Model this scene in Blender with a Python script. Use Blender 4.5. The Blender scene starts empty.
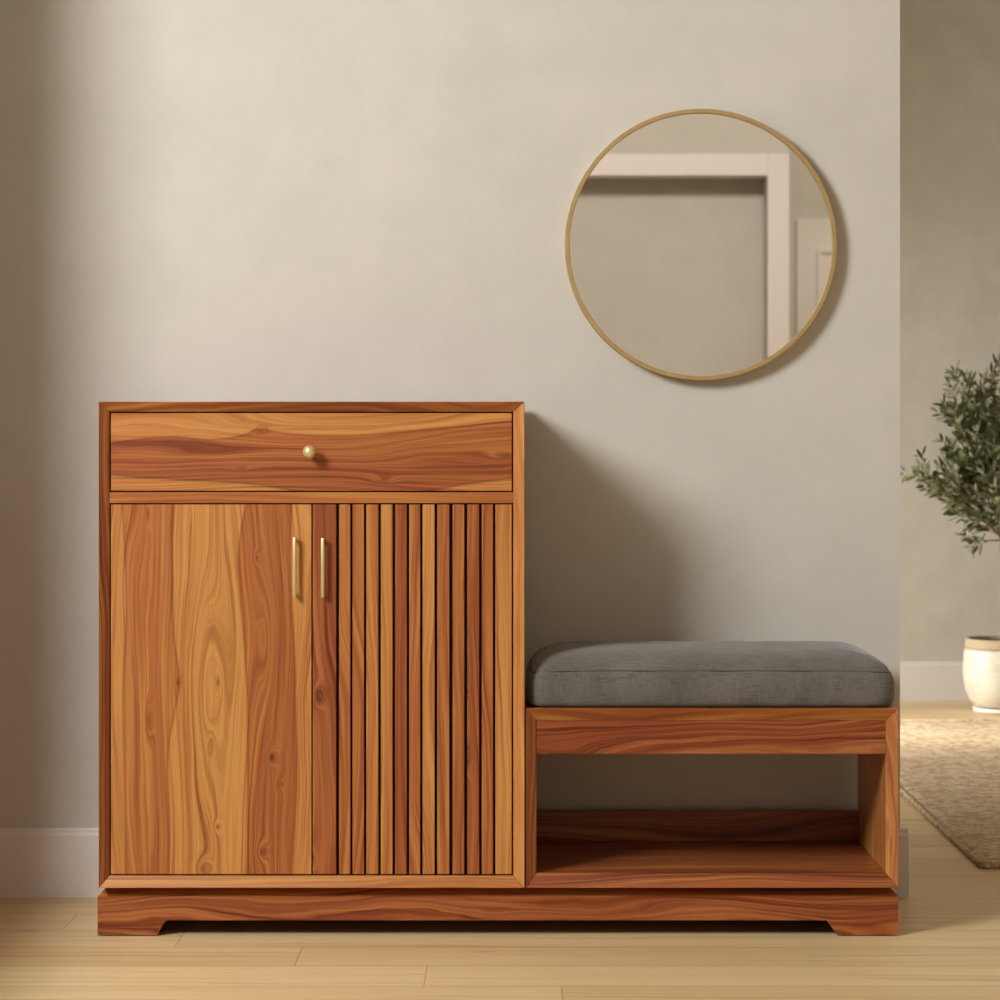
import bpy, bmesh, math, random
from mathutils import Vector, Matrix
C = bpy.context.scene
COL = C.collection
PI = math.pi

# ---------------------------------------------------------------- measures
CAM_D = 4.37          # camera to the front of the furniture (plane Y = 0)
EYE = 0.8395          # camera height
F = 2593.0            # focal length, in pixels of a 1000 px wide frame
VX, VY = 520.0, 440.0 # where the view axis meets the frame
WALL_Y = 0.40

def PX(px, Y=0.0): return (px - VX) * (CAM_D + Y) / F
def PZ(py, Y=0.0): return EYE + (VY - py) * (CAM_D + Y) / F

# ---------------------------------------------------------------- node helper
class E:
    """a value in a shader node tree, with arithmetic"""
    def __init__(s, nt, sock): s.nt, s.k = nt, sock
    def _m(s, op, *a, clamp=False):
        n = s.nt.nodes.new('ShaderNodeMath'); n.operation = op; n.use_clamp = clamp
        for i, v in enumerate((s,) + a):
            if isinstance(v, E): s.nt.links.new(v.k, n.inputs[i])
            else: n.inputs[i].default_value = v
        return E(s.nt, n.outputs[0])
    def __add__(s, o): return s._m('ADD', o)
    __radd__ = __add__
    def __sub__(s, o): return s._m('SUBTRACT', o)
    def __rsub__(s, o): return (s * -1.0) + o
    def __mul__(s, o): return s._m('MULTIPLY', o)
    __rmul__ = __mul__
    def __truediv__(s, o): return s._m('DIVIDE', o)
    def floor(s): return s._m('FLOOR')
    def fract(s): return s._m('FRACT')
    def abs(s): return s._m('ABSOLUTE')
    def pw(s, e): return s._m('POWER', e)
    def min(s, o): return s._m('MINIMUM', o)
    def max(s, o): return s._m('MAXIMUM', o)
    def sin(s): return s._m('SINE')
    def clamp(s): return s._m('ADD', 0.0, clamp=True)
    def exp(s): return s._m('EXPONENT')
    def smooth(s, a, b, lo=0.0, hi=1.0):
        n = s.nt.nodes.new('ShaderNodeMapRange'); n.interpolation_type = 'SMOOTHSTEP'
        s.nt.links.new(s.k, n.inputs['Value'])
        n.inputs['From Min'].default_value = a; n.inputs['From Max'].default_value = b
        n.inputs['To Min'].default_value = lo; n.inputs['To Max'].default_value = hi
        return E(s.nt, n.outputs[0])

class Mat:
    def __init__(s, name):
        s.m = bpy.data.materials.new(name); s.m.use_nodes = True
        s.nt = s.m.node_tree; s.b = s.nt.nodes['Principled BSDF']
        s.b.inputs['Roughness'].default_value = 0.5
    def coords(s, off=(0, 0, 0)):
        t = s.nt.nodes.new('ShaderNodeTexCoord'); x = s.nt.nodes.new('ShaderNodeSeparateXYZ')
        s.nt.links.new(t.outputs['Object'], x.inputs[0])
        return [E(s.nt, x.outputs[i]) + off[i] for i in range(3)]
    def vec(s, x, y=0.0, z=0.0):
        n = s.nt.nodes.new('ShaderNodeCombineXYZ')
        for i, v in enumerate((x, y, z)):
            if isinstance(v, E): s.nt.links.new(v.k, n.inputs[i])
            else: n.inputs[i].default_value = v
        return n.outputs[0]
    def noise(s, x, y=0.0, z=0.0, scale=1.0, detail=2.0, rough=0.5):
        n = s.nt.nodes.new('ShaderNodeTexNoise')
        s.nt.links.new(s.vec(x, y, z), n.inputs['Vector'])
        n.inputs['Scale'].default_value = scale; n.inputs['Detail'].default_value = detail
        n.inputs['Roughness'].default_value = rough
        return E(s.nt, n.outputs[0])
    def white(s, x, y=0.0, z=0.0):
        n = s.nt.nodes.new('ShaderNodeTexWhiteNoise'); n.noise_dimensions = '3D'
        s.nt.links.new(s.vec(x, y, z), n.inputs['Vector'])
        return E(s.nt, n.outputs[0])
    def curve(s, x, pts, x0, x1, y0, y1):
        """y as a smooth function of x through pts"""
        n = s.nt.nodes.new('ShaderNodeFloatCurve')
        c = n.mapping.curves[0]
        P = sorted(((p[0] - x0) / (x1 - x0), (p[1] - y0) / (y1 - y0)) for p in pts)
        c.points[0].location = P[0]; c.points[1].location = P[-1]
        for p in P[1:-1]: c.points.new(*p)
        n.mapping.update()
        s.nt.links.new(((x - x0) / (x1 - x0)).k, n.inputs['Value'])
        return E(s.nt, n.outputs[0]) * (y1 - y0) + y0
    def mix(s, f, a, b, mode='MIX'):
        n = s.nt.nodes.new('ShaderNodeMix'); n.data_type = 'RGBA'; n.blend_type = mode
        def put(sk, v):
            if isinstance(v, E): s.nt.links.new(v.k, sk)
            elif isinstance(v, bpy.types.NodeSocket): s.nt.links.new(v, sk)
            elif isinstance(v, (int, float)): sk.default_value = v
            else: sk.default_value = (*v, 1)
        put(n.inputs[0], f); put(n.inputs[6], a); put(n.inputs[7], b)
        return n.outputs[2]
    def color(s, c):
        if isinstance(c, bpy.types.NodeSocket): s.nt.links.new(c, s.b.inputs['Base Color'])
        else: s.b.inputs['Base Color'].default_value = (*c, 1)
    def rough(s, v):
        if isinstance(v, E): s.nt.links.new(v.k, s.b.inputs['Roughness'])
        else: s.b.inputs['Roughness'].default_value = v
    def bump(s, h, strength=0.3, dist=0.001):
        n = s.nt.nodes.new('ShaderNodeBump'); n.inputs['Strength'].default_value = strength
        n.inputs['Distance'].default_value = dist
        s.nt.links.new(h.k, n.inputs['Height']); s.nt.links.new(n.outputs[0], s.b.inputs['Normal'])

def lin(r, g, b):
    f = lambda v: (v / 255 / 12.92) if v / 255 <= .04045 else ((v / 255 + .055) / 1.055) ** 2.4
    return (f(r), f(g), f(b))

FO = (-0.0365, 0.18, 0.0)     # origin of the furniture

# ---------------------------------------------------------------- wood
GOLD = lin(192, 135, 71)
ORNG = lin(169, 101, 50)
RED = lin(133, 64, 33)
DARK = lin(84, 38, 24)
def wood(name, grain='X', seed=0.0, tone=0.5, var=0.5, knots=(), bands=None, ramp=None, scale=1.0, gloss=0.38, fig=1.0, streak=1.0):
    """grain 'X' or 'Z' (or 'Y'): direction of the fibres. tone 0 golden .. 1 red-brown."""
    M = Mat(name)
    x, y, z = M.coords(FO)
    if grain == 'X': u, v = z + y * 0.83, x
    elif grain == 'Z': u, v = x + y * 0.83, z
    else: u, v = x + z * 0.83, y
    sd = seed * 3.71
    w1 = M.noise(u * 7.0, v * 1.5, sd, scale=scale, detail=1.5) - 0.5
    w2 = M.noise(u * 30.0, v * 7.0, sd + 5, scale=scale, detail=2) - 0.5
    h = u + w1 * 0.11 * fig + w2 * 0.010 * fig
    spot = None
    for (ku, kv, a, b, amp, dk) in knots:
        du = (u - ku + w2 * 0.006) / a; dv = (v - kv) / b
        g = ((du * du + dv * dv) * -1.0).exp()
        h = h + g * amp
        if dk:
            du = du * 2.2; dv = dv * 2.4
            k = ((du * du + dv * dv) * -1.0).exp() * dk
            spot = k if spot is None else spot.max(k)
    # growth rings: noise along h only, and fine pores drawn out along the grain
    rings = M.noise(h * 75.0 * scale, v * 0.7, sd, detail=2.5, rough=0.6)
    lines = M.noise(h * 260.0 * scale, v * 2.2, sd + 9, detail=2.0, rough=0.6)
    pores = M.noise(u * 900.0, v * 26.0, sd, detail=2.0)
    flow = M.noise(h * 22.0 * scale, v * 1.1, sd + 2, detail=2)
    fine = M.noise(h * 130.0 * scale, v * 1.8, sd + 4, detail=2.5, rough=.6) - 0.5
    edge = None
    if bands is not None:           # (tones, [boundary curves (v, u)]) - sapwood and heartwood of the glued-up boards
        tones, curves, (v0, v1, u0, u1) = bands
        m = None
        for i, cv in enumerate(curves):
            cu = M.curve(v, cv, v0, v1, u0, u1)
            d = u + w2 * 0.004 - cu
            st = d.smooth(-0.0012, 0.0012) * (tones[i + 1] - tones[i])
            m = (st + tones[0]) if m is None else m + st
            e = ((d * 480.0).pw(2.0) * -1.0).exp()
            edge = e if edge is None else edge.max(e)
        m = m + (flow - 0.5) * var
    elif ramp is not None:          # list of (x start, tone): one tone per slat
        n = M.nt.nodes.new('ShaderNodeValToRGB'); cr = n.color_ramp; cr.interpolation = 'CONSTANT'
        x0, x1 = ramp[0][0] - 0.01, ramp[-1][0] + 0.05
        M.nt.links.new(((x - x0) / (x1 - x0)).k, n.inputs[0])
        cr.elements[0].position = 0; cr.elements[0].color = (ramp[0][1],) * 3 + (1,)
        cr.elements[1].position = (ramp[1][0] - x0) / (x1 - x0); cr.elements[1].color = (ramp[1][1],) * 3 + (1,)
        for a, t in ramp[2:]:
            e = cr.elements.new((a - x0) / (x1 - x0)); e.color = (t,) * 3 + (1,)
        sep = M.nt.nodes.new('ShaderNodeRGBToBW'); M.nt.links.new(n.outputs[0], sep.inputs[0])
        t = E(M.nt, sep.outputs[0])
        m = t + (M.noise(h * 45.0, v * 1.3, t * 40.0 + sd, detail=1.5) - 0.5) * var * 3.0
    else:
        m = (flow - 0.5) * (var * 4.0) + tone
    m = (m + fine * 1.7).clamp()
    c = M.mix((m * 2.0).clamp(), GOLD, ORNG)
    c = M.mix((m * 2.0 - 1.0).clamp(), c, RED)
    r = rings.smooth(0.52, 0.74)
    c = M.mix((r * (0.8 * streak)).clamp(), c, (.52, .32, .25), 'MULTIPLY')
    c = M.mix(lines.smooth(0.5, 0.75) * 0.7, c, (.58, .40, .33), 'MULTIPLY')
    c = M.mix(lines.smooth(0.5, 0.25) * 0.2, c, lin(214, 160, 104))
    c = M.mix(pores.smooth(0.55, 0.8) * 0.4, c, (.62, .45, .38), 'MULTIPLY')
    vein = (rings - 0.57).abs().smooth(0.0, 0.016, 1, 0) * flow.smooth(.38, .55)
    c = M.mix((vein * (0.55 * streak)).clamp(), c, (.5, .30, .24), 'MULTIPLY')
    fib = M.noise(u * 330.0, v * 3.2, sd + 7, detail=3.0, rough=.65)
    c = M.mix(fib.smooth(.52, .72) * .45, c, (.66, .48, .40), 'MULTIPLY')
    if edge is not None: c = M.mix(edge * 0.6, c, (.5, .34, .28), 'MULTIPLY')
    if spot is not None: c = M.mix(spot.clamp(), c, lin(78, 30, 16))
    M.color(c); M.rough(lines * 0.15 + (gloss - 0.07))
    M.b.inputs['Specular IOR Level'].default_value = 0.4
    M.bump(pores * 0.5 + lines * 0.5, 0.12, 0.0006)
    return M.m

def kx(px, py, a, b, amp, dk):    # a knot on a vertical-grained front
    return (PX(px) , PZ(py), a, b, amp, dk)

# ---------------------------------------------------------------- mesh helpers
def obj(name, bm, mat, parent=None, smooth=False, bev=0.0, seg=2):
    """link a bmesh given in world coordinates as one object below parent"""
    me = bpy.data.meshes.new(name)
    bmesh.ops.recalc_face_normals(bm, faces=bm.faces)
    o = bpy.data.objects.new(name, me)
    if parent is not None:
        off = Vector((0, 0, 0)); p = parent
        while p is not None: off += p.location; p = p.parent
        bmesh.ops.translate(bm, verts=bm.verts, vec=-off)
        o.parent = parent
    bm.to_mesh(me); bm.free()
    COL.objects.link(o)
    if mat: me.materials.append(mat)
    if smooth:
        for p in me.polygons: p.use_smooth = True
    if bev:
        md = o.modifiers.new('bevel', 'BEVEL'); md.width = bev; md.segments = seg
        md.limit_method = 'ANGLE'; md.angle_limit = math.radians(35); md.harden_normals = False
    return o

def box(bm, x0, x1, y0, y1, z0, z1):
    vs = [bm.verts.new(p) for p in ((x0,y0,z0),(x1,y0,z0),(x1,y1,z0),(x0,y1,z0),(x0,y0,z1),(x1,y0,z1),(x1,y1,z1),(x0,y1,z1))]
    for f in ((0,3,2,1),(4,5,6,7),(0,1,5,4),(1,2,6,5),(2,3,7,6),(3,0,4,7)): bm.faces.new([vs[i] for i in f])
def B(*a):
    bm = bmesh.new(); box(bm, *a); return bm
def hexa(bm, pts):      # 8 points in the order of box()
    vs = [bm.verts.new(p) for p in pts]
    for f in ((0,3,2,1),(4,5,6,7),(0,1,5,4),(1,2,6,5),(2,3,7,6),(3,0,4,7)): bm.faces.new([vs[i] for i in f])
def prism(bm, poly, y0, y1):     # polygon in XZ drawn out along Y
    a = [bm.verts.new((p[0], y0, p[1])) for p in poly]; b = [bm.verts.new((p[0], y1, p[1])) for p in poly]
    bm.faces.new(a); bm.faces.new(b[::-1]); n = len(poly)
    for i in range(n): bm.faces.new((a[i], a[(i+1) % n], b[(i+1) % n], b[i]))
def lathe(bm, prof, center=(0,0,0), axis='Z', n=48, closed=False):
    rings = []
    for r, h in prof:
        ring = []
        for i in range(n):
            t = 2 * PI * i / n
            if axis == 'Z': p = (r*math.cos(t), r*math.sin(t), h)
            else: p = (r*math.cos(t), h, r*math.sin(t))      # axis Y
            ring.append(bm.verts.new(Vector(p) + Vector(center)))
        rings.append(ring)
    m = len(rings)
    for j in range(m if closed else m - 1):
        a, b = rings[j], rings[(j+1) % m]
        for i in range(n): bm.faces.new((a[i], a[(i+1) % n], b[(i+1) % n], b[i]))
    if not closed:
        bm.faces.new(rings[0]); bm.faces.new(rings[-1])
def tube(bm, pts, rads, n=8):
    prev = None
    pts = [Vector(p) for p in pts]
    for i, p in enumerate(pts):
        d = (pts[min(i+1, len(pts)-1)] - pts[max(i-1, 0)]).normalized()
        a = d.cross(Vector((0, 1, 0)) if abs(d.y) < .9 else Vector((1, 0, 0))).normalized(); b = d.cross(a)
        ring = [bm.verts.new(p + (a*math.cos(2*PI*k/n) + b*math.sin(2*PI*k/n)) * rads[i]) for k in range(n)]
        if prev:
            for k in range(n): bm.faces.new((prev[k], prev[(k+1) % n], ring[(k+1) % n], ring[k]))
        else: bm.faces.new(ring)
        prev = ring
    bm.faces.new(prev[::-1])
def empty(name, loc, label, cat, group=None):
    o = bpy.data.objects.new(name, None); COL.objects.link(o); o.location = loc
    o.empty_display_size = 0.05
    o['label'] = label; o['category'] = cat
    if group: o['group'] = group
    return o
def struct(name, bm, mat, parent=None, **k):
    o = obj(name, bm, mat, parent, **k)
    if parent is None: o['kind'] = 'structure'
    return o

# ---------------------------------------------------------------- setting materials
def plaster(name, base, var=0.05, warm=None):
    M = Mat(name); x, y, z = M.coords()
    a = M.noise(x, y, z, scale=1.6, detail=3); b = M.noise(x, y, z, scale=9, detail=5, rough=.6)
    d = tuple(c * (1 - var * 2) for c in base); l = tuple(min(1, c * (1 + var)) for c in base)
    c = M.mix((a * 0.55 + b * 0.45).smooth(0.35, 0.65), d, l)
    # a few faint trowel marks
    s = M.noise(x + z * 0.3, y, z * 5.0 + x, scale=3.5, detail=4, rough=.7)
    c = M.mix(s.smooth(0.62, 0.75) * 0.10, c, d)
    M.color(c); M.rough(0.85); M.b.inputs['Specular IOR Level'].default_value = 0.2
    M.bump(b + M.noise(x, y, z, scale=60, detail=3) * 0.15, 0.25, 0.004)
    return M.m
WALL = plaster('wall_plaster', (.582, .555, .51), var=.028)
FARWALL = plaster('far_wall_plaster', (.56, .535, .465))
def paint(name, c, r=0.45):
    M = Mat(name); x, y, z = M.coords(); n = M.noise(x, y, z, scale=14, detail=3)
    M.color(M.mix(n, c, tuple(k * .95 for k in c))); M.rough(r); return M.m
WHITE = paint('white_paint', lin(222, 216, 212))
CEIL = paint('ceiling_paint', lin(225, 218, 205), .9)

def floor_mat():
    M = Mat('oak_floor'); x, y, z = M.coords()
    W, L = 0.152, 1.9
    r = (y + 0.08) / W; row = r.floor(); fy = r.fract()
    xs = (x + 0.36 + (row + 1.0) * 0.212) / L; cell = xs.floor(); fx = xs.fract()
    t = M.white(row, cell, 3.0)
    u = y + t * 7.0; v = x + t * 31.0
    w = M.noise(u * 9, v * 1.4, t * 9.0, detail=2) - 0.5
    h = u + w * 0.09
    g1 = M.noise(h * 55, v * 0.9, t * 5.0, detail=3, rough=.6); g2 = M.noise(u * 420, v * 9, t, detail=2)
    cloud = M.noise(u * 6, v * 1.3, 0.0, detail=3)
    c = M.mix(t, lin(224, 197, 150), lin(208, 177, 128))
    c = M.mix(cloud.smooth(.3, .7) * 0.45, c, lin(230, 208, 166))
    c = M.mix(g1.smooth(.5, .75) * 0.5, c, lin(166, 132, 90))
    c = M.mix(g2.smooth(.5, .8) * 0.22, c, lin(150, 108, 66))
    # scattered small knots
    kn = M.noise(x * 5.2, y * 22.0, 4.0, detail=1).smooth(.76, .82)
    c = M.mix(kn * .6, c, lin(120, 78, 44))
    seam = (fy.min(1.0 - fy) * W).smooth(0.0005, 0.0022, 1, 0).max((fx.min(1.0 - fx) * L).smooth(0.0003, 0.0013, 1, 0))
    c = M.mix(seam * 0.55, c, lin(112, 76, 44))
    M.color(c); M.rough(g1 * 0.16 + 0.34)
    M.b.inputs['Specular IOR Level'].default_value = 0.45
    M.bump(seam * -1.0 + g2 * 0.12, 0.3, 0.0012)
    return M.m
FLOOR = floor_mat()

BR = Mat('satin_brass'); _x, _y, _z = BR.coords()
BR.color(BR.mix(BR.noise(_x, _y, _z, scale=40, detail=3), lin(226, 208, 156), lin(216, 194, 138)))
BR.b.inputs['Metallic'].default_value = .55; BR.rough(0.36); BRASS = BR.m
G2 = Mat('brushed_gold'); _x, _y, _z = G2.coords()
G2.color(G2.mix(G2.noise(_x, _y, _z, scale=30, detail=3), lin(208, 182, 134), lin(194, 164, 114)))
G2.b.inputs['Metallic'].default_value = .7; G2.rough(0.34); GOLDM = G2.m
MG = Mat('mirror_silver'); MG.color((.90, .89, .87)); MG.b.inputs['Metallic'].default_value = 1; MG.rough(0.012)
_x, _y, _z = MG.coords(); MIRROR = MG.m
BLK = paint('black_rubber', (.012, .011, .010), .7)
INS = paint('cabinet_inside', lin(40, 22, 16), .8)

# ---------------------------------------------------------------- the room
XL, XR, YB, H = -1.07, 3.2, -6.0, 3.4      # left wall, right wall, wall behind the camera, ceiling
XE = PX(900, WALL_Y)                       # where the plaster wall ends
T = 0.12
FY = 3.99                                  # far wall of the room beyond
struct('floor', B(-3.2, 5.0, -9.2, 4.4, -0.06, 0.0), FLOOR)
struct('ceiling', B(-2.6, 3.4, -9.1, 4.2, H, H + 0.08), CEIL)
struct('wall_front', B(XL - 0.0, XE, WALL_Y, WALL_Y + T, 0, H), WALL)
# left wall with the tall window that lights the room
WY0, WY1, WZ0, WZ1 = -3.3, -0.12, 0.37, 3.0
bm = bmesh.new()
box(bm, XL - T, XL, WY1, WALL_Y + T, 0, H); box(bm, XL - T, XL, YB, WY0, 0, H)
box(bm, XL - T, XL, WY0, WY1, 0, WZ0); box(bm, XL - T, XL, WY0, WY1, WZ1, H)
struct('wall_left', bm, WALL)
struct('window_1', B(XL - T - 0.03, XL + 0.03, WY0, WY1, WZ0 - 0.02, WZ0 + 0.012), WHITE)   # its sill board
struct('wall_right', B(XR, XR + T, -9.0, FY + T, 0, H), WALL)
# wall behind the camera: a wide cased opening and, right of it, a passage
RX = PX(768, 0) * 0 + (768 - VX) * 11.09 / F
oz = EYE + (VY - 175) * 11.09 / F
ox0 = RX - 1.9
bm = bmesh.new()
box(bm, XL - T, ox0, YB - T, YB, 0, H); box(bm, RX, RX + 0.095, YB - T, YB, 0, H); box(bm, ox0, RX, YB - T, YB, oz, H)
box(bm, RX + 0.095, XR, YB - T, YB, 2.45, H)
struct('wall_back', bm, WALL)
cw = 0.094
bm = bmesh.new()
for (a, b, c, d) in ((RX, RX + cw, 0, oz + cw), (ox0 - cw, ox0, 0, oz + cw), (ox0, RX, oz, oz + cw)):
    box(bm, a, b, YB, YB + 0.018, c, d)
struct('trim_1', bm, WHITE, bev=0.002)
DY = -8.87
bm = bmesh.new(); box(bm, -2.4, RX + 0.02, -6.22 - T, -6.22, 0, H); box(bm, RX + .02, RX + .095, DY, YB - T, 0, H)
struct('wall_hall', bm, WALL)
struct('wall_passage', B(RX, XR + T, DY - T, DY, 0, H), WALL)
# panelled door at the end of the passage
dx0 = (797 - VX) * 13.97 / F
bm = bmesh.new()
dz1 = 2.03
box(bm, dx0, dx0 + 0.96, DY, DY + 0.02, 0, dz1)
dr = struct('door_1', bm, WHITE, bev=.002)
bm = bmesh.new()
for (za, zb) in ((.25, .85), (1.0, 1.87)):
    for xa in (dx0 + .11, dx0 + .52):
        for (a, b, c, d) in ((xa, xa + .33, za, za + .02), (xa, xa + .33, zb - .02, zb), (xa, xa + .02, za + .02, zb - .02), (xa + .31, xa + .33, za + .02, zb - .02)):
            box(bm, a, b, DY + .0203, DY + .034, c, d)
obj('door_panel', bm, WHITE, dr)
bm = bmesh.new()
lathe(bm, [(.026, DY + .0203), (.026, DY + .03), (.01, DY + .032), (.01, DY + .06), (.026, DY + .064), (.026, DY + .08), (.012, DY + .088)], (dx0 + .05, 0, 1.0), 'Y', 24)
obj('door_handle', bm, BRASS, dr, smooth=True)

# room beyond
FXL = -0.9
struct('wall_far', B(FXL - T, XR, FY, FY + T, 0, H), FARWALL)
bm = bmesh.new()
fw = (2.35, 3.35, 0.25, 1.75)
box(bm, FXL - T, FXL, WALL_Y + T, fw[0], 0, H); box(bm, FXL - T, FXL, fw[1], FY, 0, H)
box(bm, FXL - T, FXL, fw[0], fw[1], 0, fw[2]); box(bm, FXL - T, FXL, fw[0], fw[1], fw[3], H)
struct('wall_far_left', bm, FARWALL)

# baseboards with a stepped top
def baseboard(name, segs, h=0.126, t=0.014):
    bm = bmesh.new()
    for (ax, ay, bx, by, nx, ny) in segs:       # run a..b, room side n
        a = Vector((ax, ay, 0)); b = Vector((bx, by, 0)); n = Vector((nx, ny, 0))
        prof = [(0, 0), (t, 0), (t, h - .012), (t - .005, h - .007), (t - .005, h - .003), (t - .007, h), (0, h)]
        ra = [bm.verts.new(a + n * p + Vector((0, 0, q))) for p, q in prof]
        rb = [bm.verts.new(b + n * p + Vector((0, 0, q))) for p, q in prof]
        bm.faces.new(ra); bm.faces.new(rb[::-1])
        for i in range(len(prof)): bm.faces.new((ra[i], ra[(i+1) % len(prof)], rb[(i+1) % len(prof)], rb[i]))
    return struct(name, bm, WHITE)
bt = .014
baseboard('baseboard_front', [(XL + bt, WALL_Y, XE + bt, WALL_Y, 0, -1), (XE, WALL_Y, XE, WALL_Y + T, 1, 0)])
baseboard('baseboard_left', [(XL, YB, XL, WALL_Y, 1, 0)])
baseboard('baseboard_far', [(FXL + bt, FY, XR - bt, FY, 0, -1)], t=.014)
baseboard('baseboard_right', [(XR, -6, XR, FY, -1, 0)])

# ---------------------------------------------------------------- furniture
furn = empty('entryway_cabinet_bench', FO, 'wide reddish-brown wooden cabinet joined to a low open bench, under the round mirror', 'shoe cabinet')
BV = 0.012                        # how far the mitred front edges slope back
D = 0.378                          # depth of the carcasses
def frame(x0, x1, z0, z1, xi0, xi1, zi0, zi1, mats, names, back=D):
    """four mitred boards round an opening; the front edges slope inward"""
    o = [(x0, z0), (x1, z0), (x1, z1), (x0, z1)]; i = [(xi0, zi0), (xi1, zi0), (xi1, zi1), (xi0, zi1)]
    for k, (a, b) in enumerate(((0, 1), (1, 2), (2, 3), (3, 0))):
        bm = bmesh.new()
        hexa(bm, [(o[a][0], 0, o[a][1]), (o[b][0], 0, o[b][1]), (o[b][0], back, o[b][1]), (o[a][0], back, o[a][1]),
                  (i[a][0], BV, i[a][1]), (i[b][0], BV, i[b][1]), (i[b][0], back, i[b][1]), (i[a][0], back, i[a][1])])
        obj(names[k], bm, mats[k], furn, bev=0.0007, seg=1)
x0, x1, z0, z1 = PX(98.7), PX(524.5), PZ(888), PZ(401.7)
cx0, cx1, cz0, cz1 = PX(109.6, BV), PX(513.2, BV), PZ(875.6, BV), PZ(411.8, BV)
W_ = wood
frame(x0, x1, z0, z1, cx0, cx1, cz0, cz1,
      [W_('wood_cabinet_bottom', 'X', 1, .25, .25), W_('wood_cabinet_right_side', 'Z', 2, .05, .12), W_('wood_cabinet_top', 'X', 3, .6, .25), W_('wood_cabinet_left_side', 'Z', 4, .75, .4, streak=1.3)],
      ['bottom_panel', 'side_panel', 'top_panel', 'side_panel'])
# inside: back and partitions
obj('back_panel', B(cx0, cx1, D - .012, D, cz0, cz1), INS, furn)
zr0, zr1 = PZ(503.2, BV), PZ(492.2, BV)
obj('middle_rail', B(cx0, cx1, BV, D - .012, zr0, zr1), W_('wood_rail', 'X', 5, .45, .3), furn, bev=.0006, seg=1)
g = 0.0022
# drawer
DM = W_('wood_drawer', 'X', 6, .3, .55, bands=((.22, .74, .2),
    [[(PX(p), PZ(q)) for p, q in ((105, 468), (160, 473), (250, 478), (300, 486), (370, 494), (400, 493), (430, 485), (470, 478), (520, 472))],
     [(PX(p), PZ(q)) for p, q in ((105, 438), (170, 431), (215, 433), (245, 428), (259, 423), (275, 426), (330, 430), (400, 426), (450, 421), (520, 414))]],
    (PX(105), PX(520), PZ(495), PZ(410))),
    knots=[(PZ(447), PX(205), .009, .07, .010, 0), (PZ(425), PX(260), .006, .012, .01, .35), (PZ(463), PX(241), .004, .02, .008, .5), (PZ(474), PX(384), .008, .022, .012, .45),
           (PZ(450), PX(505), .010, .035, .012, .6), (PZ(452), PX(430), .014, .07, -.012, 0)])
dz0_, dz1_ = zr1 + g, cz1 - g
dr_ = obj('drawer', B(cx0 + g, cx1 - g, BV, BV + .018, dz0_, dz1_), DM, furn, bev=.0008, seg=1)
bm = bmesh.new()
kx_, kz_ = PX(309.4, -.012), PZ(452, -.012)
lathe(bm, [(.0001, BV - .0335), (.004, BV - .033), (.0078, BV - .031), (.0103, BV - .0275), (.0113, BV - .0225), (.0105, BV - .0175), (.0078, BV - .0135), (.0052, BV - .011), (.0046, BV - .004), (.006, BV - .002), (.006, BV - .0001)],
      (kx_, 0, kz_), 'Y', 40)
obj('knob', bm, BRASS, dr_, smooth=True)
# doors
dt0, dt1 = cz0 + g, zr0 - g
xs = PX(312.0, BV)
LB = [[(504, 127), (600, 131), (700, 128), (790, 130), (878, 131)],
      [(504, 178), (560, 177), (640, 180), (683, 184), (715, 179), (750, 173), (820, 174), (878, 174)],
      [(504, 251), (550, 244), (600, 246), (650, 250), (700, 253), (780, 253), (878, 252)],
      [(504, 297), (560, 296), (600, 297), (660, 300), (720, 301), (770, 302), (830, 300), (878, 297)]]
LM = W_('wood_plain_door', 'Z', 7, .3, .35, bands=((.14, .50, .12, .64, .06),
    [[(PZ(q), PX(p)) for q, p in c] for c in LB], (PZ(880), PZ(500), PX(105), PX(320))),
    knots=[kx(183, 683, .006, .012, .012, .55), kx(223, 683, .006, .020, .018, .7), kx(214, 672, .030, .14, .034, 0), kx(277, 758, .009, .016, .026, .95),
           kx(286, 785, .010, .012, .010, .45), kx(223, 828, .006, .010, .016, .75), kx(153, 722, .008, .035, .02, .40), kx(152, 514, .006, .03, .012, .55),
           kx(262, 558, .006, .011, .018, .6), kx(267, 853, .010, .016, .02, .5), kx(216, 746, .006, .02, -.012, .35), kx(209, 870, .014, .02, .03, .55),
           kx(272, 640, .016, .10, -.03, 0)])
ld = obj('door', B(cx0 + g, xs - .0008, BV, BV + .018, dt0, dt1), LM, furn, bev=.0008, seg=1)
slats = [(339, 350.3), (352.5, 364), (366.3, 378.3), (380.8, 392.6), (395, 406.8), (409.2, 420.2), (422.6, 434.6), (437.2, 449.3), (452.6, 464.3), (467.2, 479.2), (481.8, 493), (495.4, 511.8)]
tones = [.42, .55, .38, .22, .85, .35, .18, .45, .62, .85, .5, .2]
ramp = [(PX(305), .88)] + [(PX(a - 1.2), t) for (a, b), t in zip(slats, tones)]
RM = W_('wood_slatted_door', 'Z', 8, .4, .14, ramp=ramp, knots=[kx(324, 697, .010, .018, .03, .8), kx(473, 757, .006, .03, .02, .7), 
                                                                kx(318, 860, .006, .02, .02, .4), kx(472, 692, .005, .01, .01, .6)])
bm = bmesh.new()
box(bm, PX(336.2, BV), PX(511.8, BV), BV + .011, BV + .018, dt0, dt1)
box(bm, xs + .0012, PX(336.2, BV), BV, BV + .018, dt0, dt1)
for a, b in slats:
    box(bm, PX(a, BV), PX(b, BV), BV, BV + .0109, dt0, dt1)
bm.faces.ensure_lookup_table()
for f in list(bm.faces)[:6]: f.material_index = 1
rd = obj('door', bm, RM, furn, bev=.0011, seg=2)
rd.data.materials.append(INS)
rd['label'] = 'slatted door'; ld['label'] = 'plain flat door'
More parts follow.
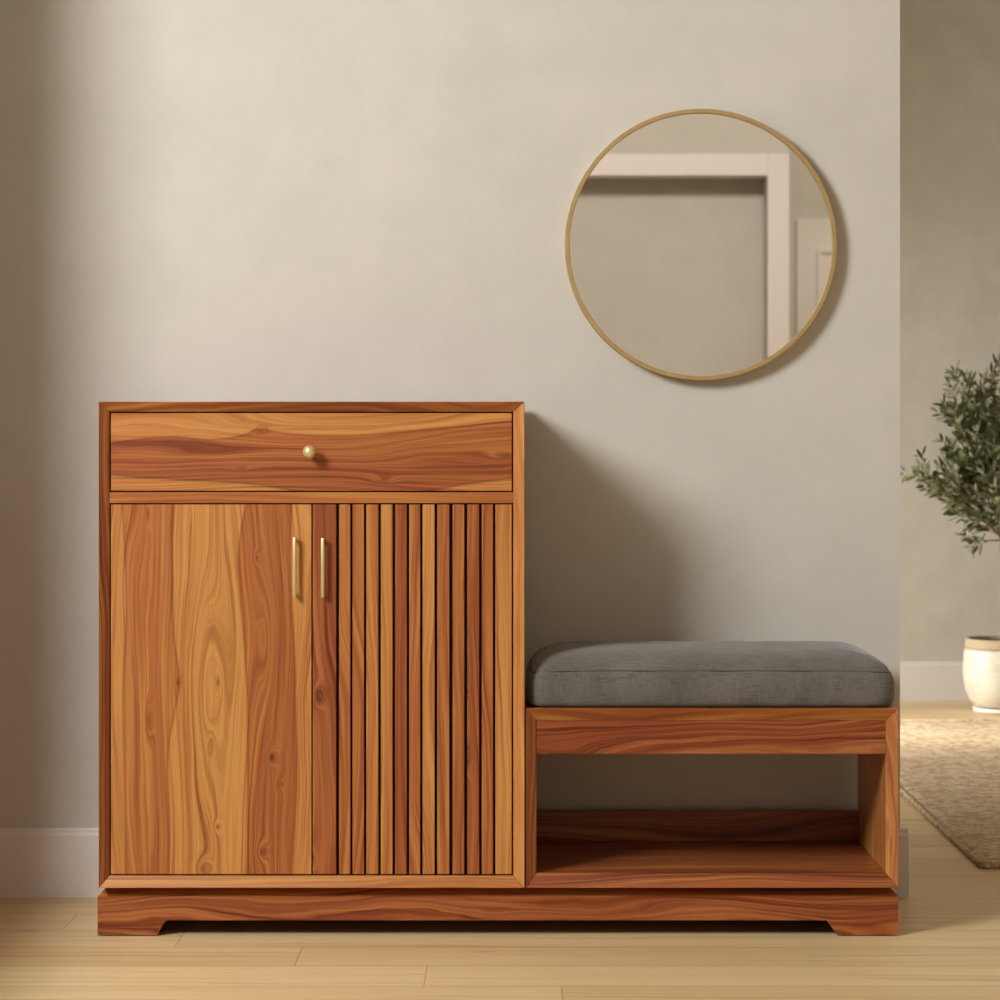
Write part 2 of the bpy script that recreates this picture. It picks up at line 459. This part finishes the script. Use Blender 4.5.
def handle(pxx, y0, y1, parent):
    Y = -0.001; X = PX(pxx, Y); za, zb = PZ(y1, Y), PZ(y0, Y); r = .0033
    bm = bmesh.new()
    tube(bm, [(X, Y, za), (X, Y, zb)], [r, r], 16)
    for zz in (za + .0045, zb - .0045):
        tube(bm, [(X, Y + .002, zz), (X, BV - .0002, zz)], [.0028, .0028], 12)
    return obj('handle', bm, BRASS, parent, smooth=False, bev=.0006, seg=2)
h1 = handle(294.6, 537, 597.5, ld); h2 = handle(322.7, 538, 597.5, rd)
for hh in (h1, h2):
    for p in hh.data.polygons: p.use_smooth = len(p.vertices) == 4

# bench
bx0, bx1, bz0, bz1 = PX(526), PX(898.6), PZ(888), PZ(708.8)
ix0, ix1, iz0, iz1 = PX(536.6, BV), PX(885.6, BV), PZ(873, BV), PZ(720.2, BV)
frame(bx0, bx1, bz0, bz1, ix0, ix1, iz0, iz1,
      [W_('wood_bench_shelf', 'X', 11, .85, .3, streak=1.4), W_('wood_bench_right_side', 'Z', 12, .18, .2), W_('wood_bench_top', 'X', 13, .4, .3), W_('wood_bench_left_side', 'Z', 14, .95, .2)],
      ['bench_shelf', 'bench_side_panel', 'bench_seat_board', 'bench_side_panel'])
obj('apron', B(ix0, ix1, BV, BV + .02, PZ(754, BV), iz1), W_('wood_apron', 'X', 15, .92, .4, streak=2.3, fig=1.3, knots=[(PZ(760), PX(560), .03, .08, .03, 0), (PZ(720), PX(800), .02, .12, .02, 0)]), furn, bev=.0006, seg=1)
obj('back_rail', B(ix0, ix1, D - .018, D, iz0, PZ(811, D - .018)), W_('wood_back_rail', 'X', 16, 1.0, .4, streak=1.6, knots=[(PZ(835, D), PX(826, D), .012, .03, .03, .6)]), furn, bev=.0006, seg=1)
# plinth
PM = W_('wood_plinth', 'X', 17, .82, .40, fig=1.5, streak=2.2, knots=[(PZ(940), PX(480), .03, .08, .03, 0), (PZ(890), PX(690), .02, .16, -.02, 0), (PZ(940), PX(880), .04, .12, .03, 0)])
px0, px1, py0, py1 = PX(97.6, .018), PX(898.3, .018), .018, D
ptop, psh = PZ(888) - .0003, PZ(896.3, .018)
ch = ptop - psh
bm = bmesh.new()
fz = 0.0016
G = .018
az = PZ(920.3, G)
poly = [(px0, fz), (PX(157.5, G), fz), (PX(160, G), PZ(930, G)), (PX(162.5, G), PZ(925, G)), (PX(166.5, G), az), (PX(826.5, G), az), (PX(837.5, G), fz), (px1, fz), (px1, psh), (px0, psh)]
prism(bm, poly, py0, py0 + .022)
box(bm, px0, px0 + .022, py0 + .022, py1, fz, psh); box(bm, px1 - .022, px1, py0 + .022, py1, fz, psh)
box(bm, px0 + .022, px1 - .022, py1 - .02, py1, fz, psh)
hexa(bm, [(px0, py0, psh), (px1, py0, psh), (px1, py1, psh), (px0, py1, psh),
          (px0 + ch, py0 + ch + .002, ptop), (px1 - ch, py0 + ch + .002, ptop), (px1 - ch, py1, ptop), (px0 + ch, py1, ptop)])
obj('plinth', bm, PM, furn)
for (fx, fy) in ((PX(128), .017), (PX(868), .017), (PX(128), D - .03), (PX(868), D - .03)):
    obj('foot_pad', B(fx - .042, fx + .042, fy + .002, fy + .016, 0.0, .0015), BLK, furn)

# ---------------------------------------------------------------- cushion
def fabric():
    M = Mat('grey_woven_fabric'); x, y, z = M.coords()
    k = 2 * PI / 0.0022
    f = (y * 0.0 + x)
    n = M.noise(x, y, z, scale=120, detail=3); big = M.noise(x, y, z, scale=11, detail=4, rough=.65)
    slubz = M.noise(x * 420, y * 420, z * 40, detail=2); slubx = M.noise(x * 40, y * 40, z * 420, detail=2)
    c = M.mix(big.smooth(.3, .7), lin(92, 88, 84), lin(108, 103, 98))
    c = M.mix(slubz.smooth(.5, .75) * .28, c, lin(136, 134, 126)); c = M.mix(slubx.smooth(.5, .75) * .5, c, lin(66, 66, 62))
    M.color(c); M.rough(.92); M.b.inputs['Specular IOR Level'].default_value = .15
    M.b.inputs['Sheen Weight'].default_value = .25; M.b.inputs['Sheen Roughness'].default_value = .5
    M.bump(slubz + slubx + n * .5, .5, .0007)
    return M.m
FAB = fabric()
cu0, cu1, cy0, cy1 = PX(527.6, .03), PX(895.2, .03), .010, .352
zb = bz1 + .0004
hs = .0625                        # height of the boxing
def rrect(inset, r, n=10, nx=40, ny=16):
    """points round a rounded rectangle, evenly enough to carry bulges"""
    a, b, c, d = cu0 + inset, cu1 - inset, cy0 + inset, cy1 - inset
    r = max(r - inset * .4, .004)
    pts = []
    def arc(cx, cy, t0):
        for i in range(n): t = t0 + (PI / 2) * i / n; pts.append((cx + r * math.cos(t), cy + r * math.sin(t)))
    def seg(p, q, k):
        for i in range(k): pts.append((p[0] + (q[0]-p[0]) * i / k, p[1] + (q[1]-p[1]) * i / k))
    seg((a + r, c), (b - r, c), nx); arc(b - r, c + r, -PI/2)
    seg((b, c + r), (b, d - r), ny); arc(b - r, d - r, 0)
    seg((b - r, d), (a + r, d), nx); arc(a + r, d - r, PI/2)
    seg((a, d - r), (a, c + r), ny); arc(a + r, c + r, PI)
    return pts
random.seed(4)
prof = [(.060, .0), (.020, .0), (.008, .0012), (.003, .004), (.0008, .008), (-.0005, .018), (-.001, .030), (-.0003, .042), (.0012, .050), (.0030, .0560),
        (.0058, .0598), (.0070, .0610), (.0076, .0622), (.0094, .0660), (.0135, .0708), (.022, .0768), (.036, .0832), (.056, .0880), (.084, .0908), (.120, .0922), (.150, .0926)]
bm = bmesh.new(); rings = []
for inset, zz in prof:
    ring = []
    for (X, Y) in rrect(inset, .034):
        tx = (X - cu0) / (cu1 - cu0); ty = (Y - cy0) / (cy1 - cy0)
        wob = .0011 * math.sin(X * 47 + 1.3) * math.sin(zz * 70) + .0007 * math.sin(X * 93 + Y * 61)
        e = min(tx, 1 - tx); drop = 0
        if zz > .03: drop = -.006 * math.exp(-e / .03) * min(1, (zz - .03) / .03) - (.003 * math.exp(-e / .05) * min(1, (zz - .061) / .03) if zz > .061 else 0)
        zz_ = zz * 1.022
        ring.append(bm.verts.new((X, Y + (wob if Y < .1 else 0), zb + zz_ + drop + (wob * .8 if zz > .06 else 0))))
    rings.append(ring)
for a, b in zip(rings, rings[1:]):
    n = len(a)
    for i in range(n): bm.faces.new((a[i], a[(i+1) % n], b[(i+1) % n], b[i]))
bm.faces.new(rings[0])
bm.faces.new(rings[-1])
cush = empty('bench_cushion', ((cu0 + cu1) / 2, .18, zb), 'dark grey fabric box cushion lying on the bench seat', 'cushion')
cover = obj('cushion_cover', bm, FAB, cush, smooth=True)
# stitched seam round the top edge
bm = bmesh.new()
pts = rrect(.0062, .034)
n = len(pts); R_ = []
for i, (X, Y) in enumerate(pts):
    dz = lambda X: -.006 * math.exp(-min(X - cu0, cu1 - X) / .03)
    p = Vector((X, Y, zb + .0622 + dz(X))); q = pts[(i+1) % n]; q = Vector((*q, zb + .0622 + dz(q[0]))); d = (q - p).normalized(); s = Vector((d.y, -d.x, 0))
    R_.append([bm.verts.new(p + s * (.0010 * math.cos(t)) + Vector((0, 0, .0008 * math.sin(t)))) for t in (0, 1.05, 2.09, 3.14, 4.19, 5.24)])
for i in range(n):
    a, b = R_[i], R_[(i+1) % n]
    for k in range(6): bm.faces.new((a[k], a[(k+1) % 6], b[(k+1) % 6], b[k]))
SE = paint('seam_thread', lin(72, 72, 69), .9)
obj('seam', bm, SE, cush, smooth=True)

# ---------------------------------------------------------------- mirror
my = WALL_Y - .028
mc = (PX(701, my), 0, PZ(244.6, my)); mr = 136.0 * (CAM_D + my) / F
mir = empty('round_wall_mirror', (mc[0], WALL_Y, mc[2]), 'round mirror in a thin brass frame hanging on the plaster wall above the bench', 'mirror')
bm = bmesh.new()
w = .0084
lathe(bm, [(mr - w, WALL_Y - .001), (mr, WALL_Y - .001), (mr, my + .0012), (mr - .0012, my), (mr - w + .0012, my), (mr - w, my + .0012)], mc, 'Y', 160, closed=True)
fr = obj('mirror_frame', bm, GOLDM, mir)
for p in fr.data.polygons: p.use_smooth = False
bm = bmesh.new(); lathe(bm, [(mr - w, WALL_Y - .012), (mr - w, my + .006)], mc, 'Y', 160)
obj('mirror_glass', bm, MIRROR, mir)

# ---------------------------------------------------------------- rug
def rug_mat():
    M = Mat('jute_rug'); x, y, z = M.coords()
    n = M.noise(x, y, z, scale=46, detail=4, rough=.75); n2 = M.noise(x, y, z, scale=150, detail=2); b = M.noise(x, y, z, scale=4, detail=2)
    rows = (y * (2 * PI / .0125) + n * 5.0).sin()
    c = M.mix(n.smooth(.38, .62), lin(172, 146, 116), lin(220, 198, 166))
    c = M.mix(rows.smooth(.1, 1) * .35, c, lin(138, 112, 80))
    c = M.mix(n2.smooth(.55, .8) * .4, c, lin(116, 92, 64))
    M.color(c); M.rough(.95); M.b.inputs['Specular IOR Level'].default_value = .1
    M.bump(rows * .5 + n + n2 * .5, .8, .004)
    return M.m
RG = rug_mat()
rx0, rx1, ry0, ry1 = .905, 2.75, .705, 3.30
bm = bmesh.new(); NX, NY = 60, 90; g_ = []
random.seed(7)
for j in range(NY + 1):
    row = []
    for i in range(NX + 1):
        X = rx0 + (rx1 - rx0) * i / NX; Y = ry0 + (ry1 - ry0) * j / NY
        ed = i in (0, NX) or j in (0, NY)
        if i in (0, NX): X += random.uniform(-.003, .003)
        if j in (0, NY): Y += random.uniform(-.003, .003)
        Z = .011 + random.uniform(-.0012, .0012)
        if ed: Z = .006
        if i == 1 or j == 1: Z += .0015
        row.append(bm.verts.new((X, Y, Z)))
    g_.append(row)
for j in range(NY):
    for i in range(NX): bm.faces.new((g_[j][i], g_[j][i+1], g_[j+1][i+1], g_[j+1][i]))
bd = [e for e in bm.edges if e.is_boundary]
ex = bmesh.ops.extrude_edge_only(bm, edges=bd)
for v in [q for q in ex['geom'] if isinstance(q, bmesh.types.BMVert)]: v.co.z = 0.0004
rug = empty('area_rug', (rx0 + .9, ry0 + 1.3, 0), 'beige woven jute rug on the oak floor of the room beyond', 'rug')
obj('rug_pile', bm, RG, rug, smooth=True)
bm = bmesh.new()                     # bound edge
for a, b in (((rx0, ry0), (rx1, ry0)), ((rx0, ry0), (rx0, ry1)), ((rx1, ry0), (rx1, ry1)), ((rx0, ry1), (rx1, ry1))):
    k = 120; pp = []; rr = []
    for i in range(k + 1):
        t = i / k; pp.append((a[0] + (b[0]-a[0]) * t, a[1] + (b[1]-a[1]) * t, .0072)); rr.append(.0062 + .0012 * math.sin(i * 2.1))
    tube(bm, pp, rr, 8)
RE = rug_mat(); RE.name = 'jute_binding'
obj('binding', bm, RE, rug, smooth=True)

# ---------------------------------------------------------------- olive tree
random.seed(21)
tx, ty = (1004 - VX) * 8.0 / F, 3.63
tree = empty('potted_olive_tree', (tx, ty, 0), 'small olive tree in a cream glazed pot against the far wall', 'potted plant')
CP = Mat('cream_glaze'); x, y, z = CP.coords()
nn = CP.noise(x, y, z * 3.0, scale=14, detail=3)
c = CP.mix(nn.smooth(.3, .7), lin(216, 210, 194), lin(202, 194, 174)); CP.color(c); CP.rough(.42); POT = CP.m
RP = Mat('raw_clay_rim'); x, y, z = RP.coords(); nn = RP.noise(x, y, z, scale=40, detail=3)
RP.color(RP.mix(nn, lin(182, 166, 138), lin(164, 146, 116))); RP.rough(.8); RIM = RP.m
R0 = .126; zt = .228
bm = bmesh.new()
lathe(bm, [(.07, .016), (.088, .020), (.106, .040), (.119, .072), (.126, .115), (.1255, .150), (.122, .185), (.119, .196), (.108, .196), (.108, .06)], (tx, ty, 0), 'Z', 56)
pot = obj('pot', bm, POT, tree, smooth=True)
bm = bmesh.new()
lathe(bm, [(.1085, .1965), (.1185, .1965), (.1195, .204), (.1185, .222), (.116, zt), (.110, zt), (.108, .222)], (tx, ty, 0), 'Z', 56, closed=True)
obj('rim', bm, RIM, pot, smooth=True)
bm = bmesh.new(); lathe(bm, [(.078, .0004), (.092, .002), (.096, .016), (.090, .0155), (.06, .0155)], (tx, ty, 0), 'Z', 48)
obj('saucer', bm, paint('white_glaze', lin(232, 224, 214), .35), tree, smooth=True)
SO = Mat('soil'); x, y, z = SO.coords(); nn = SO.noise(x, y, z, scale=90, detail=4)
SO.color(SO.mix(nn, lin(46, 34, 24), lin(78, 60, 42))); SO.rough(.95); SO.bump(nn, 1, .006)
bm = bmesh.new(); lathe(bm, [(.1075, .19), (.1075, .212), (.07, .217), (.02, .219)], (tx, ty, 0), 'Z', 40)
obj('soil', bm, SO.m, tree, smooth=True)
BK = Mat('olive_bark'); x, y, z = BK.coords(); nn = BK.noise(x * 3, y * 3, z, scale=50, detail=4)
BK.color(BK.mix(nn.smooth(.3, .7), lin(96, 80, 58), lin(160, 140, 110))); BK.rough(.9); BK.bump(nn, .8, .004)
def tz(py): return EYE + (VY - py) * 8.0 / F
def txx(px): return (px - VX) * 8.0 / F
bm = bmesh.new()
tube(bm, [(tx, ty, .2), (tx + .003, ty, .30), (tx + .001, ty + .004, .42), (tx - .003, ty, .50), (tx - .002, ty, tz(540))], [.014, .0115, .0105, .0098, .009], 12)
obj('trunk', bm, BK.m, tree, smooth=True)
LF = Mat('olive_leaf'); x, y, z = LF.coords(); nn = LF.noise(x, y, z, scale=26, detail=2)
t_ = LF.nt.nodes.new('ShaderNodeNewGeometry'); bf = E(LF.nt, t_.outputs['Backfacing'])
rnd = E(LF.nt, t_.outputs['Random Per Island'])
c = LF.mix(rnd, lin(66, 76, 42), lin(124, 128, 84)); c = LF.mix(rnd.smooth(.86, .93) , c, lin(158, 162, 132)); LF.color(c); LF.rough(.5)
bmB = bmesh.new(); bmL = bmesh.new()
def leaf(p, d, L, W):
    d = d.normalized(); s = d.cross(Vector((random.uniform(-1, 1), random.uniform(-1, 1), random.uniform(-1, 1)))).normalized(); nrm = d.cross(s)
    bend = random.uniform(-.12, .18)
    st = [(0, .0), (.25, .8), (.55, 1), (.82, .62), (1, 0)]
    up = []; 
    th = .0004
    for sg in (1, -1):
        lay = []
        for t, wd in st:
            c0 = p + d * (L * t) + nrm * (bend * L * t * t) + nrm * (th * sg * (1 if 0 < wd else 0))
            if wd == 0: lay.append([c0])
            else: lay.append([c0 - s * W * wd + nrm * W * .25, c0, c0 + s * W * wd + nrm * W * .25])
        up.append(lay)
    V = [[[bmL.verts.new(q) for q in g] for g in lay] for lay in up]
    for lay in V:
        for a, b in zip(lay, lay[1:]):
            if len(a) == 1: bmL.faces.new((a[0], b[0], b[1])); bmL.faces.new((a[0], b[1], b[2]))
            elif len(b) == 1: bmL.faces.new((a[0], b[0], a[1])); bmL.faces.new((a[1], b[0], a[2]))
            else:
                bmL.faces.new((a[0], b[0], b[1], a[1])); bmL.faces.new((a[1], b[1], b[2], a[2]))
def twig(p0, d, L, r, lv, gap=.0125):
    n = max(4, int(L / gap)); pts = [p0]; p = p0.copy(); dd = d.normalized(); goal = p0 + dd * L
    for i in range(n):
        dd = (dd + Vector((random.uniform(-1, 1), random.uniform(-1, 1), random.uniform(-1, 1))) * .10).normalized()
        dd = (dd * .75 + (goal - p).normalized() * .25).normalized() if i < n - 2 else dd
        p = p + dd * (L / n); pts.append(p.copy())
        if i >= (1 if lv else n * .35):
            a = dd.orthogonal().normalized(); a.rotate(Matrix.Rotation(random.uniform(0, 6.28), 3, dd))
            for sgn in (1, -1):
                if random.random() < .93: leaf(p, dd * random.uniform(.5, 1.0) + a * sgn * random.uniform(.55, 1.0), random.uniform(.028, .044), random.uniform(.0042, .0064))
        if lv == 0 and i > n * .25 and i % 3 == 0:
            a = Vector((random.uniform(-1, 1), random.uniform(-1, 1), random.uniform(-.5, .8)))
            twig(p.copy(), dd * .8 + a * .8, L * random.uniform(.25, .45), r * .5, 1)
    leaf(p, dd, .026, .0032)
    tube(bmB, pts, [r * (1 - .7 * i / n) for i in range(n + 1)], 5)
fork = Vector((tx - .002, ty, tz(542)))
def V3(px, py, dy): return Vector((txx((px - 1004) * .90 + 1010), ty + dy, tz((py - 455) * .92 + 470)))
tips = [V3(966, 378, .0), V3(915, 467, -.02), V3(920, 443, .03), V3(948, 530, -.05), V3(945, 408, -.06), V3(936, 500, .05), V3(955, 440, .05), V3(985, 392, -.06), V3(1000, 388, .06),
        V3(1020, 378, -.02), V3(1045, 395, .07), V3(1065, 430, -.05), V3(1085, 465, .03), V3(1070, 505, -.04), V3(1040, 530, .06), V3(975, 470, -.16), V3(1010, 450, -.17), V3(1035, 480, -.15),
        V3(960, 480, .14), V3(1000, 430, .16), V3(1040, 450, .15), V3(980, 505, -.12), V3(1005, 500, -.13), V3(965, 515, .08), V3(1015, 410, .08), V3(960, 425, -.10), V3(935, 470, -.09),
        V3(990, 440, .0), V3(975, 410, .08), V3(1000, 475, -.07), V3(950, 455, -.02), V3(980, 430, -.12), V3(962, 500, -.02), V3(990, 520, .04)]
for (qx, qy, dy) in ((962, 392, .0), (955, 405, .03), (918, 470, .02), (975, 388, -.05), (968, 420, -.03), (972, 440, .02)): tips.append(Vector((txx(qx), ty + dy, tz(qy))))
for t in tips:
    v = t - fork
    st = fork + Vector((0, 0, random.uniform(0, .05)))
    v = t - st; twig(st, v, max(v.length - .03, .05), .0032, 0)
obj('branches', bmB, BK.m, tree, smooth=True)
obj('foliage', bmL, LF.m, tree, smooth=True)

# ---------------------------------------------------------------- light
def aim(o, d): o.rotation_euler = Vector(d).to_track_quat('-Z', 'Y').to_euler()
sd = bpy.data.lights.new('daylight', 'AREA'); sd.shape = 'DISK'; sd.size = 1.3; sd.energy = 182; sd.color = (.975, .985, .96)
so = bpy.data.objects.new('daylight', sd); COL.objects.link(so); so.location = (-2.60, -2.82, 2.70); aim(so, (.87, 1, -.62))
def area(name, loc, d, sx, sy, e, col=(1, .96, .9), spread=180):
    l = bpy.data.lights.new(name, 'AREA'); l.shape = 'RECTANGLE'; l.size = sx; l.size_y = sy; l.energy = e; l.color = col; l.spread = math.radians(spread)
    o = bpy.data.objects.new(name, l); COL.objects.link(o); o.location = loc; aim(o, d); return o
area('far_window_daylight', (FXL - T - .05, (fw[0] + fw[1]) / 2, (fw[2] + fw[3]) / 2), (1, .03, -.30), fw[3] - fw[2], fw[1] - fw[0], 50, (1, .98, .95), 90)
area('far_window_sun', (FXL - T - .02, 2.98, 1.15), (2.2, 0, -1.15), .5, .5, 3.6, (1, .97, .9), 24)
area('back_wall_fill', (.5, -1.6, H - .12), (0.05, -1, -.36), 1.6, .6, 46, (1, .91, .80), 90)  # added fill without a fixture: lifts the mirrored back wall and room shadows
area('passage_fill', (2.1, -7.4, H - .02), (0, 0, -1), .8, .8, 30, (1, .9, .76))  # no known lamp here; added to brighten the passage and its door
area('far_room_fill', (1.6, 2.0, H - .02), (0, 0, -1), 1.0, 1.0, 10, (1, .9, .76))  # soft light added for the far wall, from no real fitting
wd = bpy.data.worlds.new('sky'); C.world = wd; wd.use_nodes = True
wd.node_tree.nodes['Background'].inputs[0].default_value = (.95, .97, 1, 1); wd.node_tree.nodes['Background'].inputs[1].default_value = .22

# ---------------------------------------------------------------- camera
cam = bpy.data.cameras.new('camera'); co = bpy.data.objects.new('camera', cam); COL.objects.link(co)
co.location = (0, -CAM_D, EYE); co.rotation_euler = (PI / 2, 0, 0)
cam.sensor_width = 36; cam.lens = F * 36 / 1000
cam.shift_x = (500 - VX) / 1000; cam.shift_y = -(500 - VY) / 1000
cam.dof.use_dof = True; cam.dof.focus_distance = CAM_D + .05; cam.dof.aperture_fstop = 10
cam.clip_start = .05
C.camera = co
C.view_settings.view_transform = 'Standard'; C.view_settings.look = 'None'
C.view_settings.gamma = 1; C.view_settings.use_curve_mapping = False
C.view_settings.exposure = 0.0
